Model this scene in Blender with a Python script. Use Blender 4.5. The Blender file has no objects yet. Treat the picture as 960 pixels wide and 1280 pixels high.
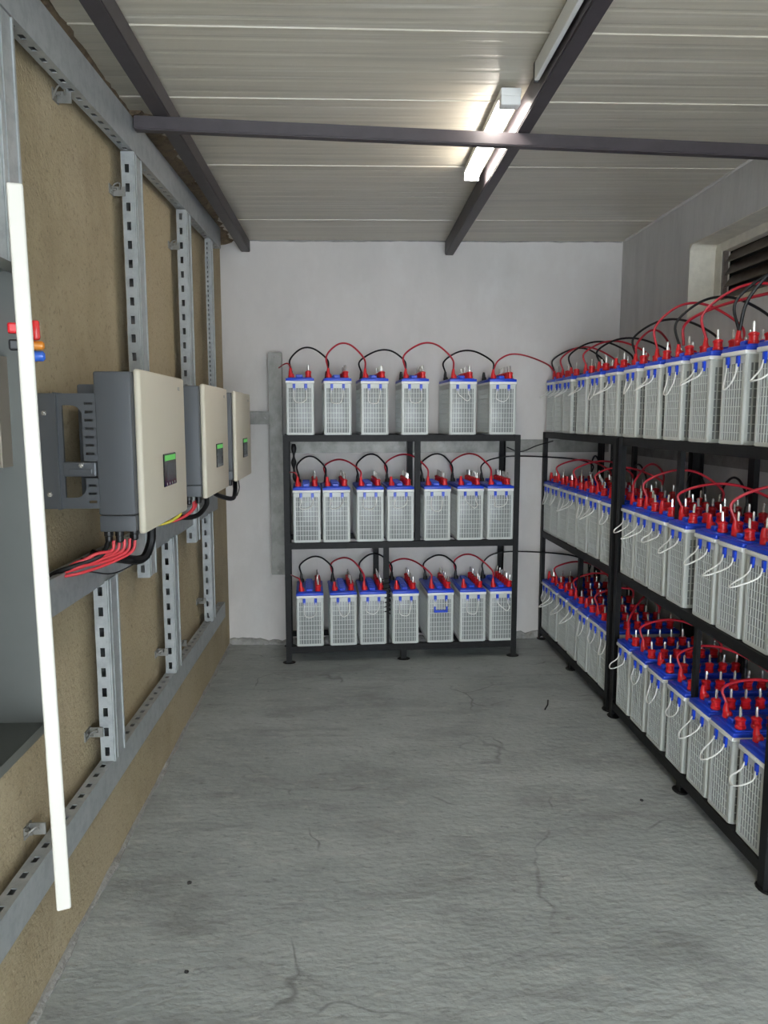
import bpy, bmesh, math, random
from mathutils import Vector, Matrix, noise
random.seed(7)
scene = bpy.context.scene
C = scene.collection

# ------------------------------------------------------------------ camera
CAM_H = 1.56
F = 950.0
PITCH = math.atan(118 / 950)
YAW = math.atan(43 / 950 * math.cos(PITCH))
cd = bpy.data.cameras.new('camera')
cd.sensor_fit = 'HORIZONTAL'; cd.sensor_width = 36.0; cd.lens = 36.0 * F / 960.0
cd.clip_start = 0.02; cd.clip_end = 100
cam = bpy.data.objects.new('camera', cd); C.objects.link(cam)
cam.location = (0, 0, CAM_H)
cam.rotation_euler = (math.pi / 2 - PITCH, 0, -YAW)
scene.camera = cam

# ------------------------------------------------------------------ world, exposure
w = bpy.data.worlds.new('daylight'); scene.world = w; w.use_nodes = True
bg = w.node_tree.nodes['Background']
bg.inputs[0].default_value = (0.84, 0.925, 1.0, 1); bg.inputs[1].default_value = 8.2
LED_STRENGTH = 34.0
scene.view_settings.view_transform = 'Standard'
scene.view_settings.look = 'None'
scene.view_settings.exposure = 0.66
scene.view_settings.gamma = 1.0
scene.view_settings.use_curve_mapping = False

# ------------------------------------------------------------------ materials
MATS = {}
def mat(name, col, rough=0.6, metal=0.0, spec=0.5, noise_amt=0.0, noise_scale=20, noise_col=None,
        bump=0.0, bump_scale=60, stretch=(1, 1, 1), emit=None, coat=0.0, detail=4):
    m = bpy.data.materials.new(name); m.use_nodes = True
    nt = m.node_tree; b = nt.nodes['Principled BSDF']
    b.inputs['Base Color'].default_value = (*col, 1)
    b.inputs['Roughness'].default_value = rough
    b.inputs['Metallic'].default_value = metal
    b.inputs['Specular IOR Level'].default_value = spec
    b.inputs['Coat Weight'].default_value = coat
    if emit:
        b.inputs['Emission Color'].default_value = (*emit[0], 1); b.inputs['Emission Strength'].default_value = emit[1]
    if noise_amt or bump:
        tc = nt.nodes.new('ShaderNodeTexCoord'); mp = nt.nodes.new('ShaderNodeMapping')
        mp.inputs['Scale'].default_value = stretch
        nt.links.new(tc.outputs['Object'], mp.inputs['Vector'])
        if noise_amt:
            n = nt.nodes.new('ShaderNodeTexNoise'); n.inputs['Scale'].default_value = noise_scale
            n.inputs['Detail'].default_value = detail; n.inputs['Roughness'].default_value = 0.62
            nt.links.new(mp.outputs[0], n.inputs['Vector'])
            r = nt.nodes.new('ShaderNodeValToRGB')
            r.color_ramp.elements[0].position = 0.3; r.color_ramp.elements[1].position = 0.7
            c2 = noise_col or tuple(c * (1 - noise_amt) for c in col)
            r.color_ramp.elements[0].color = (*c2, 1); r.color_ramp.elements[1].color = (*col, 1)
            nt.links.new(n.outputs['Fac'], r.inputs[0]); nt.links.new(r.outputs[0], b.inputs['Base Color'])
        if bump:
            n2 = nt.nodes.new('ShaderNodeTexNoise'); n2.inputs['Scale'].default_value = bump_scale
            n2.inputs['Detail'].default_value = 5
            nt.links.new(mp.outputs[0], n2.inputs['Vector'])
            bp = nt.nodes.new('ShaderNodeBump'); bp.inputs['Strength'].default_value = bump
            bp.inputs['Distance'].default_value = 0.01
            nt.links.new(n2.outputs['Fac'], bp.inputs['Height']); nt.links.new(bp.outputs[0], b.inputs['Normal'])
    MATS[name] = m
    return m

def mix_layers(name, base, layers, rough=0.8, bump=(0.2, 60, (1, 1, 1)), spec=0.4):
    """base colour + list of (colour, scale, stretch, lo, hi, strength) noise layers mixed on top (stains, grain, wear, and painted sheen streaks on the ceiling)"""
    m = bpy.data.materials.new(name); m.use_nodes = True
    nt = m.node_tree; b = nt.nodes['Principled BSDF']
    b.inputs['Roughness'].default_value = rough; b.inputs['Specular IOR Level'].default_value = spec
    tc = nt.nodes.new('ShaderNodeTexCoord')
    rgb = nt.nodes.new('ShaderNodeRGB'); rgb.outputs[0].default_value = (*base, 1)
    cur = rgb.outputs[0]
    for i, (col, sc, st, lo, hi, amt) in enumerate(layers):
        mp = nt.nodes.new('ShaderNodeMapping'); mp.inputs['Scale'].default_value = st
        mp.inputs['Location'].default_value = (3.1 * i, 1.7 * i, 0.9 * i)
        nt.links.new(tc.outputs['Object'], mp.inputs['Vector'])
        n = nt.nodes.new('ShaderNodeTexNoise'); n.inputs['Scale'].default_value = sc
        n.inputs['Detail'].default_value = 6; n.inputs['Roughness'].default_value = 0.65
        nt.links.new(mp.outputs[0], n.inputs['Vector'])
        mr = nt.nodes.new('ShaderNodeMapRange'); mr.inputs[1].default_value = lo; mr.inputs[2].default_value = hi
        mr.inputs[3].default_value = 0; mr.inputs[4].default_value = amt
        nt.links.new(n.outputs['Fac'], mr.inputs[0])
        mx = nt.nodes.new('ShaderNodeMix'); mx.data_type = 'RGBA'
        nt.links.new(mr.outputs[0], mx.inputs[0]); nt.links.new(cur, mx.inputs[6])
        mx.inputs[7].default_value = (*col, 1)
        cur = mx.outputs[2]
    nt.links.new(cur, b.inputs['Base Color'])
    if bump:
        mp = nt.nodes.new('ShaderNodeMapping'); mp.inputs['Scale'].default_value = bump[2]
        nt.links.new(tc.outputs['Object'], mp.inputs['Vector'])
        n2 = nt.nodes.new('ShaderNodeTexNoise'); n2.inputs['Scale'].default_value = bump[1]; n2.inputs['Detail'].default_value = 7
        nt.links.new(mp.outputs[0], n2.inputs['Vector'])
        bp = nt.nodes.new('ShaderNodeBump'); bp.inputs['Strength'].default_value = bump[0]; bp.inputs['Distance'].default_value = 0.012
        nt.links.new(n2.outputs['Fac'], bp.inputs['Height']); nt.links.new(bp.outputs[0], b.inputs['Normal'])
    MATS[name] = m
    return m

mix_layers('concrete_floor', (0.335, 0.36, 0.352), [
    ((0.46, 0.485, 0.475), 1.5, (0.7, 1.2, 1), 0.42, 0.62, 0.6),
    ((0.20, 0.205, 0.20), 2.4, (0.8, 1.5, 1), 0.50, 0.68, 0.6),
    ((0.18, 0.185, 0.18), 7, (0.45, 1.9, 1), 0.52, 0.70, 0.45),
    ((0.54, 0.54, 0.51), 13, (0.7, 1.5, 1), 0.57, 0.70, 0.45),
    ((0.13, 0.135, 0.13), 34, (0.7, 1.5, 1), 0.58, 0.72, 0.55),
    ((0.10, 0.10, 0.10), 95, (0.8, 1.2, 1), 0.62, 0.74, 0.6)],
    rough=0.6, bump=(0.4, 34, (0.8, 1.25, 1)))
def add_cracks(m, scale, width, col, mask_lo):
    nt = m.node_tree; b = nt.nodes['Principled BSDF']; src = b.inputs['Base Color'].links[0].from_socket
    tc = nt.nodes.new('ShaderNodeTexCoord'); n = nt.nodes.new('ShaderNodeTexNoise'); n.inputs['Scale'].default_value = 2.2; n.inputs['Detail'].default_value = 3
    nt.links.new(tc.outputs['Object'], n.inputs['Vector'])
    mx = nt.nodes.new('ShaderNodeMix'); mx.data_type = 'RGBA'; mx.blend_type = 'ADD'; mx.inputs[0].default_value = 0.55
    nt.links.new(tc.outputs['Object'], mx.inputs[6]); nt.links.new(n.outputs['Color'], mx.inputs[7])
    v = nt.nodes.new('ShaderNodeTexVoronoi'); v.feature = 'DISTANCE_TO_EDGE'; v.inputs['Scale'].default_value = scale
    nt.links.new(mx.outputs[2], v.inputs['Vector'])
    mr = nt.nodes.new('ShaderNodeMapRange'); mr.inputs[1].default_value = 0; mr.inputs[2].default_value = width; mr.inputs[3].default_value = 0.75; mr.inputs[4].default_value = 0
    nt.links.new(v.outputs['Distance'], mr.inputs[0])
    n2 = nt.nodes.new('ShaderNodeTexNoise'); n2.inputs['Scale'].default_value = 3.5; nt.links.new(tc.outputs['Object'], n2.inputs['Vector'])
    mk = nt.nodes.new('ShaderNodeMapRange'); mk.inputs[1].default_value = mask_lo; mk.inputs[2].default_value = mask_lo + 0.12
    nt.links.new(n2.outputs['Fac'], mk.inputs[0])
    mu = nt.nodes.new('ShaderNodeMath'); mu.operation = 'MULTIPLY'; nt.links.new(mr.outputs[0], mu.inputs[0]); nt.links.new(mk.outputs[0], mu.inputs[1])
    m2 = nt.nodes.new('ShaderNodeMix'); m2.data_type = 'RGBA'; m2.inputs[7].default_value = (*col, 1)
    nt.links.new(mu.outputs[0], m2.inputs[0]); nt.links.new(src, m2.inputs[6]); nt.links.new(m2.outputs[2], b.inputs['Base Color'])
add_cracks(MATS['concrete_floor'], 0.9, 0.008, (0.15, 0.155, 0.15), 0.48)
mix_layers('tan_plaster', (0.40, 0.328, 0.205), [
    ((0.20, 0.15, 0.09), 1.3, (1, 1, 0.8), 0.50, 0.72, 0.5),
    ((0.43, 0.355, 0.235), 3, (1, 1, 0.6), 0.40, 0.62, 0.7),
    ((0.25, 0.195, 0.115), 2, (1, 1, 0.7), 0.52, 0.70, 0.55),
    ((0.13, 0.10, 0.06), 75, (1, 1, 1), 0.56, 0.70, 0.65),
    ((0.52, 0.45, 0.32), 120, (1, 1, 1), 0.60, 0.74, 0.5)],
    rough=0.85, bump=(0.45, 90, (1, 1, 1)))
mix_layers('white_plaster', (0.64, 0.607, 0.583), [
    ((0.55, 0.53, 0.51), 2.5, (1, 1, 0.5), 0.45, 0.65, 0.5),
    ((0.70, 0.68, 0.66), 5, (1, 1, 0.6), 0.50, 0.70, 0.5)],
    rough=0.75, bump=(0.22, 14, (1, 1, 0.8)))
mix_layers('grey_plaster', (0.57, 0.56, 0.545), [
    ((0.45, 0.445, 0.44), 5, (1, 2.2, 0.35), 0.42, 0.65, 0.6),
    ((0.65, 0.64, 0.62), 3, (1, 1, 0.5), 0.50, 0.70, 0.5)],
    rough=0.8, bump=(0.25, 18, (1, 1.5, 0.6)))
mix_layers('rough_mortar', (0.34, 0.335, 0.315), [
    ((0.24, 0.235, 0.225), 18, (1, 1, 1), 0.45, 0.65, 0.7)], rough=0.9, bump=(0.7, 60, (1, 1, 1)))
mix_layers('brown_foam', (0.20, 0.145, 0.09), [
    ((0.09, 0.065, 0.045), 22, (1, 1, 1), 0.45, 0.65, 0.8),
    ((0.34, 0.27, 0.18), 9, (1, 1, 1), 0.55, 0.7, 0.6)], rough=0.95, bump=(0.9, 40, (1, 1, 1)))
mix_layers('ceiling_sheet', (0.56, 0.515, 0.42), [
    ((0.40, 0.37, 0.30), 7, (0.10, 2.8, 1), 0.45, 0.65, 0.65),
    ((0.68, 0.65, 0.575), 16, (0.05, 2.6, 1), 0.55, 0.68, 0.7)],  # streak layers put glossy reflections into the sheet colour
    rough=0.33, bump=(0.10, 10, (0.2, 2.0, 1)), spec=0.5)
mix_layers('galvanised', (0.37, 0.39, 0.395), [
    ((0.26, 0.28, 0.29), 26, (1, 1, 1), 0.45, 0.62, 0.6),
    ((0.48, 0.50, 0.505), 9, (1, 1, 1), 0.52, 0.70, 0.5)], rough=0.42, bump=None, spec=0.6)
for n_ in ('galvanised',):
    MATS[n_].node_tree.nodes['Principled BSDF'].inputs['Metallic'].default_value = 0.25
mix_layers('weathered_galvanised', (0.27, 0.265, 0.245), [
    ((0.15, 0.147, 0.135), 11, (1, 1, 0.7), 0.42, 0.62, 0.7),
    ((0.40, 0.39, 0.365), 6, (1, 1, 1), 0.55, 0.70, 0.5)], rough=0.5, bump=None, spec=0.5)
MATS['weathered_galvanised'].node_tree.nodes['Principled BSDF'].inputs['Metallic'].default_value = 0.4
mat('beam_paint', (0.062, 0.052, 0.058), 0.45, 0.1, noise_amt=0.25, noise_scale=15)
mat('black_steel', (0.007, 0.007, 0.008), 0.5, 0.0, spec=0.22, noise_amt=0.4, noise_scale=30, noise_col=(0.014, 0.014, 0.014))
mat('case_plastic', (0.58, 0.605, 0.58), 0.38, spec=0.5)
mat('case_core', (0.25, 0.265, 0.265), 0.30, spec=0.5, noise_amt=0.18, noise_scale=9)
mat('rim_white', (0.86, 0.87, 0.85), 0.35)
mat('blue_plastic', (0.008, 0.058, 0.62), 0.33, spec=0.5)
mat('red_plastic', (0.66, 0.012, 0.018), 0.32, spec=0.5)
mat('black_plastic', (0.012, 0.012, 0.013), 0.4)
mat('pin_metal', (0.72, 0.71, 0.68), 0.25, 0.6)
mat('white_cord', (0.80, 0.80, 0.77), 0.7)
mat('red_cable', (0.45, 0.014, 0.03), 0.42)
mat('bright_red_cable', (0.72, 0.045, 0.06), 0.42)
mat('black_cable', (0.007, 0.007, 0.008), 0.42, spec=0.25)
mat('yellow_cable', (0.62, 0.52, 0.03), 0.5)
mat('inverter_grey', (0.105, 0.112, 0.122), 0.5, 0.1, bump=0.04, bump_scale=300)
mat('bracket_grey', (0.135, 0.145, 0.16), 0.45, 0.35)
mat('cream_cover', (0.69, 0.635, 0.51), 0.42, spec=0.5)
mat('display_glass', (0.01, 0.011, 0.012), 0.12)
mat('display_screen', (0.07, 0.085, 0.09), 0.2)
mat('display_green', (0.10, 0.42, 0.08), 0.3, emit=((0.12, 0.6, 0.1), 0.25))
mat('logo_grey', (0.33, 0.33, 0.31), 0.4)
mat('cabinet_grey', (0.165, 0.172, 0.158), 0.5, noise_amt=0.1, noise_scale=6)
mat('door_white', (0.43, 0.415, 0.375), 0.45)
mat('duct_beige', (0.36, 0.31, 0.25), 0.6)
mat('lamp_red', (0.75, 0.03, 0.03), 0.25)
mat('lamp_orange', (0.85, 0.30, 0.03), 0.25)
mat('lamp_blue', (0.04, 0.16, 0.75), 0.25)
mat('louvre_brown', (0.19, 0.155, 0.13), 0.38, 0.2, noise_amt=0.45, noise_scale=22)
mat('dark_void', (0.012, 0.011, 0.010), 0.9)
mat('frame_cream', (0.74, 0.70, 0.60), 0.6, noise_amt=0.2, noise_scale=14, bump=0.2, bump_scale=40)
mat('led_tube', (0.9, 0.9, 0.9), 0.4, emit=((1.0, 0.925, 0.835), LED_STRENGTH))
mat('batten_white', (0.78, 0.78, 0.76), 0.4)
mat('stone_dark', (0.035, 0.035, 0.035), 0.9)

# ------------------------------------------------------------------ mesh builder
class MB:
    def __init__(self): self.v = []; self.f = []
    def add(self, vs, fs):
        o = len(self.v); self.v += [tuple(p) for p in vs]; self.f += [tuple(i + o for i in q) for q in fs]; return self
    def box(self, x0, x1, y0, y1, z0, z1, fn=None):
        vs = [(x0, y0, z0), (x1, y0, z0), (x1, y1, z0), (x0, y1, z0), (x0, y0, z1), (x1, y0, z1), (x1, y1, z1), (x0, y1, z1)]
        if fn: vs = [fn(*p) for p in vs]
        return self.add(vs, [(0, 3, 2, 1), (4, 5, 6, 7), (0, 1, 5, 4), (1, 2, 6, 5), (2, 3, 7, 6), (3, 0, 4, 7)])
    def bbox(self, x0, x1, y0, y1, z0, z1, r=0.005, seg=2):
        """bevelled box"""
        bm = bmesh.new(); bmesh.ops.create_cube(bm, size=1.0)
        bmesh.ops.scale(bm, vec=(x1 - x0, y1 - y0, z1 - z0), verts=bm.verts)
        bmesh.ops.translate(bm, vec=((x0 + x1) / 2, (y0 + y1) / 2, (z0 + z1) / 2), verts=bm.verts)
        bmesh.ops.bevel(bm, geom=list(bm.edges), offset=r, segments=seg, affect='EDGES', profile=0.5)
        bm.verts.index_update()
        self.add([v.co[:] for v in bm.verts], [[v.index for v in f.verts] for f in bm.faces]); bm.free(); return self
    def prism(self, poly, axis, a0, a1):
        """poly in the two other axes, extruded along axis"""
        n = len(poly)
        def P(p, a):
            return {'x': (a, p[0], p[1]), 'y': (p[0], a, p[1]), 'z': (p[0], p[1], a)}[axis]
        vs = [P(p, a0) for p in poly] + [P(p, a1) for p in poly]
        fs = [tuple(range(n)), tuple(range(2 * n - 1, n - 1, -1))]
        fs += [(i, i + n, (i + 1) % n + n, (i + 1) % n) for i in range(n)]
        return self.add(vs, fs)
    def lathe(self, c, prof, n=12, axis='z', squash=1.0):
        vs = []; fs = []
        for r, h in prof:
            for k in range(n):
                a = 2 * math.pi * k / n; u, v_ = r * math.cos(a), r * math.sin(a) * squash
                p = {'z': (u, v_, h), 'x': (h, u, v_), 'y': (u, h, v_)}[axis]
                vs.append((c[0] + p[0], c[1] + p[1], c[2] + p[2]))
        for i in range(len(prof) - 1):
            for k in range(n):
                fs.append((i * n + k, i * n + (k + 1) % n, (i + 1) * n + (k + 1) % n, (i + 1) * n + k))
        fs.append(tuple(range(n - 1, -1, -1))); fs.append(tuple(range((len(prof) - 1) * n, len(prof) * n)))
        return self.add(vs, fs)
    def tube(self, pts, rad, n=8):
        pts = [Vector(p) for p in pts]; m = len(pts)
        rs = rad if isinstance(rad, (list, tuple)) else [rad] * m
        vs = []; fs = []
        t = (pts[1] - pts[0]).normalized()
        ref = Vector((0, 0, 1)) if abs(t.z) < 0.9 else Vector((1, 0, 0))
        u = t.cross(ref).normalized()
        for i, p in enumerate(pts):
            if i == 0: tt = pts[1] - pts[0]
            elif i == m - 1: tt = pts[-1] - pts[-2]
            else: tt = pts[i + 1] - pts[i - 1]
            tt.normalize()
            u = (u - tt * u.dot(tt)).normalized(); v_ = tt.cross(u)
            for k in range(n):
                a = 2 * math.pi * k / n
                vs.append(p + (u * math.cos(a) + v_ * math.sin(a)) * rs[i])
        for i in range(m - 1):
            for k in range(n):
                fs.append((i * n + k, i * n + (k + 1) % n, (i + 1) * n + (k + 1) % n, (i + 1) * n + k))
        fs.append(tuple(range(n - 1, -1, -1))); fs.append(tuple(range((m - 1) * n, m * n)))
        return self.add(vs, fs)
    def mesh(self, name, m, smooth=False):
        me = bpy.data.meshes.new(name); me.from_pydata(self.v, [], self.f)
        bm = bmesh.new(); bm.from_mesh(me); bmesh.ops.recalc_face_normals(bm, faces=bm.faces); bm.to_mesh(me); bm.free()
        me.materials.append(MATS[m])
        if smooth:
            me.shade_smooth()
            try: me.set_sharp_from_angle(angle=math.radians(40))
            except Exception: pass
        return me
    def build(self, name, m, parent=None, smooth=False):
        return link(name, self.mesh(name, m, smooth), parent)

def link(name, me, parent=None):
    o = bpy.data.objects.new(name, me); C.objects.link(o)
    if parent is not None: o.parent = parent
    return o
def tag(o, label=None, cat=None, group=None, kind=None):
    if label: o['label'] = label
    if cat: o['category'] = cat
    if group: o['group'] = group
    if kind: o['kind'] = kind
    return o
def empty(name, loc=(0, 0, 0), rz=0, label=None, cat=None, group=None, kind=None):
    o = bpy.data.objects.new(name, None); C.objects.link(o); o.empty_display_size = 0.05
    o.location = loc; o.rotation_euler = (0, 0, rz)
    return tag(o, label, cat, group, kind)
def spline(pts, per=6):
    """Catmull-Rom"""
    P = [Vector(p) for p in pts]; P = [P[0] * 2 - P[1]] + P + [P[-1] * 2 - P[-2]]
    out = []
    for i in range(1, len(P) - 2):
        a, b, c, d = P[i - 1], P[i], P[i + 1], P[i + 2]
        for k in range(per):
            t = k / per
            out.append(0.5 * ((2 * b) + (c - a) * t + (2 * a - 5 * b + 4 * c - d) * t * t + (3 * b - a - 3 * c + d) * t ** 3))
    out.append(P[-2]); return out
def copy_tree(o, parent=None):
    c = o.copy(); C.objects.link(c); c.parent = parent
    for ch in o.children: copy_tree(ch, c)
    return c
def irregular_strip(length, w0, h0, seed, step=0.03, along='x'):
    """rough triangular-ish fillet running along an axis, origin on the corner; extends +b and +z"""
    n = int(length / step); vs = []; fs = []
    for i in range(n + 1):
        a = i * length / n
        wv = w0 * (0.75 + 0.55 * noise.noise((a * 6, seed, 0.3)) + 0.35 * noise.noise((a * 23, seed, 1.3)))
        hv = h0 * (0.8 + 0.5 * noise.noise((a * 5, seed, 5.3)) + 0.35 * noise.noise((a * 21, seed, 7.3)))
        wv = max(wv, w0 * 0.2); hv = max(hv, h0 * 0.2)
        sec = [(-0.004, -0.004), (wv, -0.004), (wv * 0.86, hv * 0.38), (wv * 0.42, hv * 0.85), (-0.004, hv)]
        for b, z in sec: vs.append((a, b, z) if along == 'x' else (b, a, z))
    for i in range(n):
        for k in range(5):
            fs.append((i * 5 + k, i * 5 + (k + 1) % 5, (i + 1) * 5 + (k + 1) % 5, (i + 1) * 5 + k))
    fs.append((0, 1, 2, 3, 4)); fs.append(tuple(n * 5 + k for k in (4, 3, 2, 1, 0)))
    return MB().add(vs, fs)
def rot2(x, y, a): return (x * math.cos(a) - y * math.sin(a), x * math.sin(a) + y * math.cos(a))

# ------------------------------------------------------------------ setting
XL, XR = -0.84, 1.856
YB0, YB1 = 5.17, 5.255       # back wall left and right ends
YF = -2.3                    # open doorway end behind the camera
def zc(x): return 2.717 + 0.0137 * x      # slightly sloping ceiling
tag(MB().box(XL - 0.2, XR + 0.2, YF, 5.5, -0.12, 0).build('floor', 'concrete_floor'),
    'grey trowelled concrete floor', kind='structure')
tag(MB().box(XL - 0.2, XL, YF, 5.5, 0, 2.95).build('wall_left', 'tan_plaster'), 'rough tan plastered left wall', kind='structure')
m = MB()
m.add([(XL - .2, YB0 - .006, 0), (XR + .25, YB1 + .008, 0), (XR + .25, 5.5, 0), (XL - .2, 5.5, 0),
       (XL - .2, YB0 - .006, 2.95), (XR + .25, YB1 + .008, 2.95), (XR + .25, 5.5, 2.95), (XL - .2, 5.5, 2.95)],
      [(0, 3, 2, 1), (4, 5, 6, 7), (0, 1, 5, 4), (1, 2, 6, 5), (2, 3, 7, 6), (3, 0, 4, 7)])
tag(m.build('wall_back', 'white_plaster'), 'off-white painted back wall', kind='structure')
NY0, NY1, NZ0, NZ1 = 2.75, 4.20, 2.10, 2.492     # window niche
m = MB()
m.box(XR, XR + .22, YF, 5.5, 0, NZ0).box(XR, XR + .22, YF, 5.5, NZ1, 2.95)
m.box(XR, XR + .22, YF, NY0, NZ0, NZ1).box(XR, XR + .22, NY1, 5.5, NZ0, NZ1)
R = 0.05
arc = [(NY1 + .002, NZ1 + .002)] + [(NY1 - R + R * math.sin(a), NZ1 - R + R * math.cos(a)) for a in [i * math.pi / 12 for i in range(7)]]
tag(m.build('wall_right', 'grey_plaster'), 'grey painted right wall with a window niche', kind='structure')
m = MB().box(XL, XR, YF - .15, YF, 2.15, 2.95)
tag(m.build('wall_front', 'grey_plaster'), 'lintel over the open doorway end', kind='structure')
# ceiling: sheets running across the room, each a shallow ribbed panel
ceil = tag(MB().box(XL - .2, XR + .22, YF, 5.5, 2.80, 2.92).build('ceiling', 'ceiling_sheet'), 'beige ribbed sandwich panel ceiling', kind='structure')
def panel(y0, y1):
    prof = [(y0, 0.0)]
    ys = y0 + 0.006
    prof = [(y0, 0.010), (y0 + 0.003, -0.0025), (y0 + 0.012, -0.0025), (y0 + 0.016, 0.0)]
    n = max(2, int((y1 - y0 - 0.03) / 0.085)); d = (y1 - y0 - 0.03) / n
    for i in range(n):
        a = y0 + 0.024 + i * d
        prof += [(a + d * 0.36, 0.0), (a + d * 0.44, 0.0008), (a + d * 0.56, 0.0008), (a + d * 0.64, 0.0)]
    prof += [(y1 - 0.003, 0.0), (y1, 0.012)]
    x0, x1 = XL, XR
    tilt = (0.045) / (x1 - x0)
    vs = [(x0, y, zc(x0) + z) for y, z in prof] + [(x1, y + 0.06, zc(x1) + z) for y, z in prof]
    k = len(prof)
    vs += [(x0, prof[0][0], 2.81), (x0, prof[-1][0], 2.81), (x1, prof[0][0] + .06, 2.81), (x1, prof[-1][0] + .06, 2.81)]
    fs = [(i, i + 1, i + 1 + k, i + k) for i in range(k - 1)]
    fs += [(0, k, 2 * k + 2, 2 * k), (k - 1, 2 * k + 1, 2 * k + 3, 2 * k - 1), (2 * k, 2 * k + 2, 2 * k + 3, 2 * k + 1)]
    MB().add(vs, fs).build('ceiling_panel', 'ceiling_sheet', ceil)
edges = [-2.35, -1.6, -0.8, 0.0, 0.95, 1.70, 2.42, 2.93, 3.67, 4.64, 5.30]
for a, b in zip(edges[:-1], edges[1:]): panel(a, b)

# rough fillets along the floor and the wall tops
o = irregular_strip(7.5, 0.022, 0.014, 3.3, along='y').build('baseboard_left', 'rough_mortar'); o.location = (XL, YF, 0); tag(o, 'rough mortar bead along the left wall', kind='structure')
o = irregular_strip(2.69, 0.045, 0.055, 8.1).build('baseboard_back', 'rough_mortar'); o.scale = (1, -1, 1)
o.location = (XL, YB0, 0); o.rotation_euler = (0, 0, math.atan2(YB1 - YB0, XR - XL)); tag(o, 'rough mortar skirting along the back wall', kind='structure')
o = irregular_strip(7.5, 0.03, 0.022, 5.7, along='y').build('trim_1', 'brown_foam'); o.scale = (1, 1, -1); o.location = (XL, YF, zc(XL) - .001); tag(o, 'brown foam seal between left wall and ceiling', kind='structure')
o = irregular_strip(2.69, 0.012, 0.012, 9.9).build('trim_2', 'rough_mortar'); o.scale = (1, -1, -1)
o.location = (XL, YB0, 2.709); o.rotation_euler = (0, -0.0137, math.atan2(YB1 - YB0, XR - XL)); tag(o, 'rough joint between back wall and ceiling', kind='structure')
o = irregular_strip(7.5, 0.012, 0.012, 2.9, along='y').build('trim_3', 'white_plaster'); o.scale = (-1, 1, -1); o.location = (XR, YF, zc(XR) - .001); tag(o, 'filler line between right wall and ceiling', kind='structure')

o = irregular_strip(2.1, 0.16, 0.03, 4.4, along='y').build('trim_4', 'brown_foam'); o.scale = (1, 1, -1); o.location = (XL, 3.06, zc(XL) - .003); tag(o, 'brown mortar smeared under the ceiling by the left beam', kind='structure')
# window with louvres
win = empty('window_1', (XR + 0.14, NY1, NZ0), label='dark louvred window in the right wall niche', kind='structure')
fx0, fx1 = 0.0, 0.05
Wl = NY1 - NY0
MB().bbox(fx0, fx1, -0.075, 0.0, 0, NZ1 - NZ0, .004).build('window_frame', 'frame_cream', win)
MB().bbox(fx0, fx1, -Wl, -Wl + .075, 0, NZ1 - NZ0, .004).build('window_frame', 'frame_cream', win)
MB().bbox(fx0, fx1, -Wl + .075, -.075, NZ1 - NZ0 - .05, NZ1 - NZ0, .004).build('window_frame', 'frame_cream', win)
MB().bbox(fx0, fx1, -Wl + .075, -.075, 0, .085, .004).build('window_sill', 'frame_cream', win)
MB().box(fx1 + .022, fx1 + .029, -Wl, 0, 0, NZ1 - NZ0).build('backing', 'dark_void', win)
rv = MB().prism([(y - NY1, z - NZ0) for y, z in arc], 'x', -.142, 0)
rv.box(-.142, 0, -.004, 0, 0, NZ1 - NZ0).box(-.142, 0, -Wl, -.004, NZ1 - NZ0 - .004, NZ1 - NZ0).box(-.142, 0, -Wl, -.004, 0, .004)
rv.build('window_reveal', 'frame_cream', win)
lo, hi = 0.085, NZ1 - NZ0 - 0.05
ns = 4; dz = (hi - lo) / ns
for i in range(ns):
    z0 = lo + i * dz
    prof = [(fx0 + .012, z0 + .006), (fx0 + .016, z0 + .001), (fx1 + .012, z0 + dz * .98), (fx1 + .008, z0 + dz * 1.02)]
    MB().prism(prof, 'y', -Wl + .076, -.082).build('louvre_slat', 'louvre_brown', win)
MB().bbox(fx0 + .004, fx0 + .03, -.095, -.078, lo, hi, .002).build('louvre_channel', 'louvre_brown', win)

# ------------------------------------------------------------------ roof beams
def beam(name, p0, p1, wd, z0a, z1a, z0b, z1b, label):
    d = Vector((p1[0] - p0[0], p1[1] - p0[1], 0)).normalized(); n = Vector((-d.y, d.x, 0)) * wd / 2
    vs = []
    for p, a, b in ((p0, z0a, z1a), (p1, z0b, z1b)):
        c = Vector((p[0], p[1], 0))
        for s, z in ((-1, a), (1, a), (1, b), (-1, b)): vs.append((c + n * s) + Vector((0, 0, z)))
    root = vs[0].copy(); root = Vector(((p0[0] + p1[0]) / 2, (p0[1] + p1[1]) / 2, z0a))
    bm = bmesh.new(); bv = [bm.verts.new(v - root) for v in vs]
    for q in ((0, 1, 2, 3), (7, 6, 5, 4), (0, 4, 5, 1), (1, 5, 6, 2), (2, 6, 7, 3), (3, 7, 4, 0)): bm.faces.new([bv[i] for i in q])
    bmesh.ops.recalc_face_normals(bm, faces=bm.faces)
    bmesh.ops.bevel(bm, geom=list(bm.edges), offset=.004, segments=2, affect='EDGES')
    me = bpy.data.meshes.new(name); bm.to_mesh(me); bm.free(); me.materials.append(MATS['beam_paint'])
    o = link(name, me); o.location = root
    return tag(o, label, 'beam')
beam('roof_beam', (-0.66, YF), (-0.672, 5.165), 0.06, 2.632, 2.702, 2.632, 2.702, 'dark steel roof beam running along the left wall').__setitem__('group', 'dark roof beams')
b = beam('roof_beam', (0.655, YF), (0.668, 5.21), 0.056, 2.632, 2.722, 2.632, 2.722, 'dark steel roof beam beside the ceiling light'); b['group'] = 'dark roof beams'
b = beam('roof_beam', (-0.765, 2.915), (1.85, 3.115), 0.040, 2.582, 2.63, 2.582, 2.63, 'dark steel beam crossing the room under the light'); b['group'] = 'dark roof beams'

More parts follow.
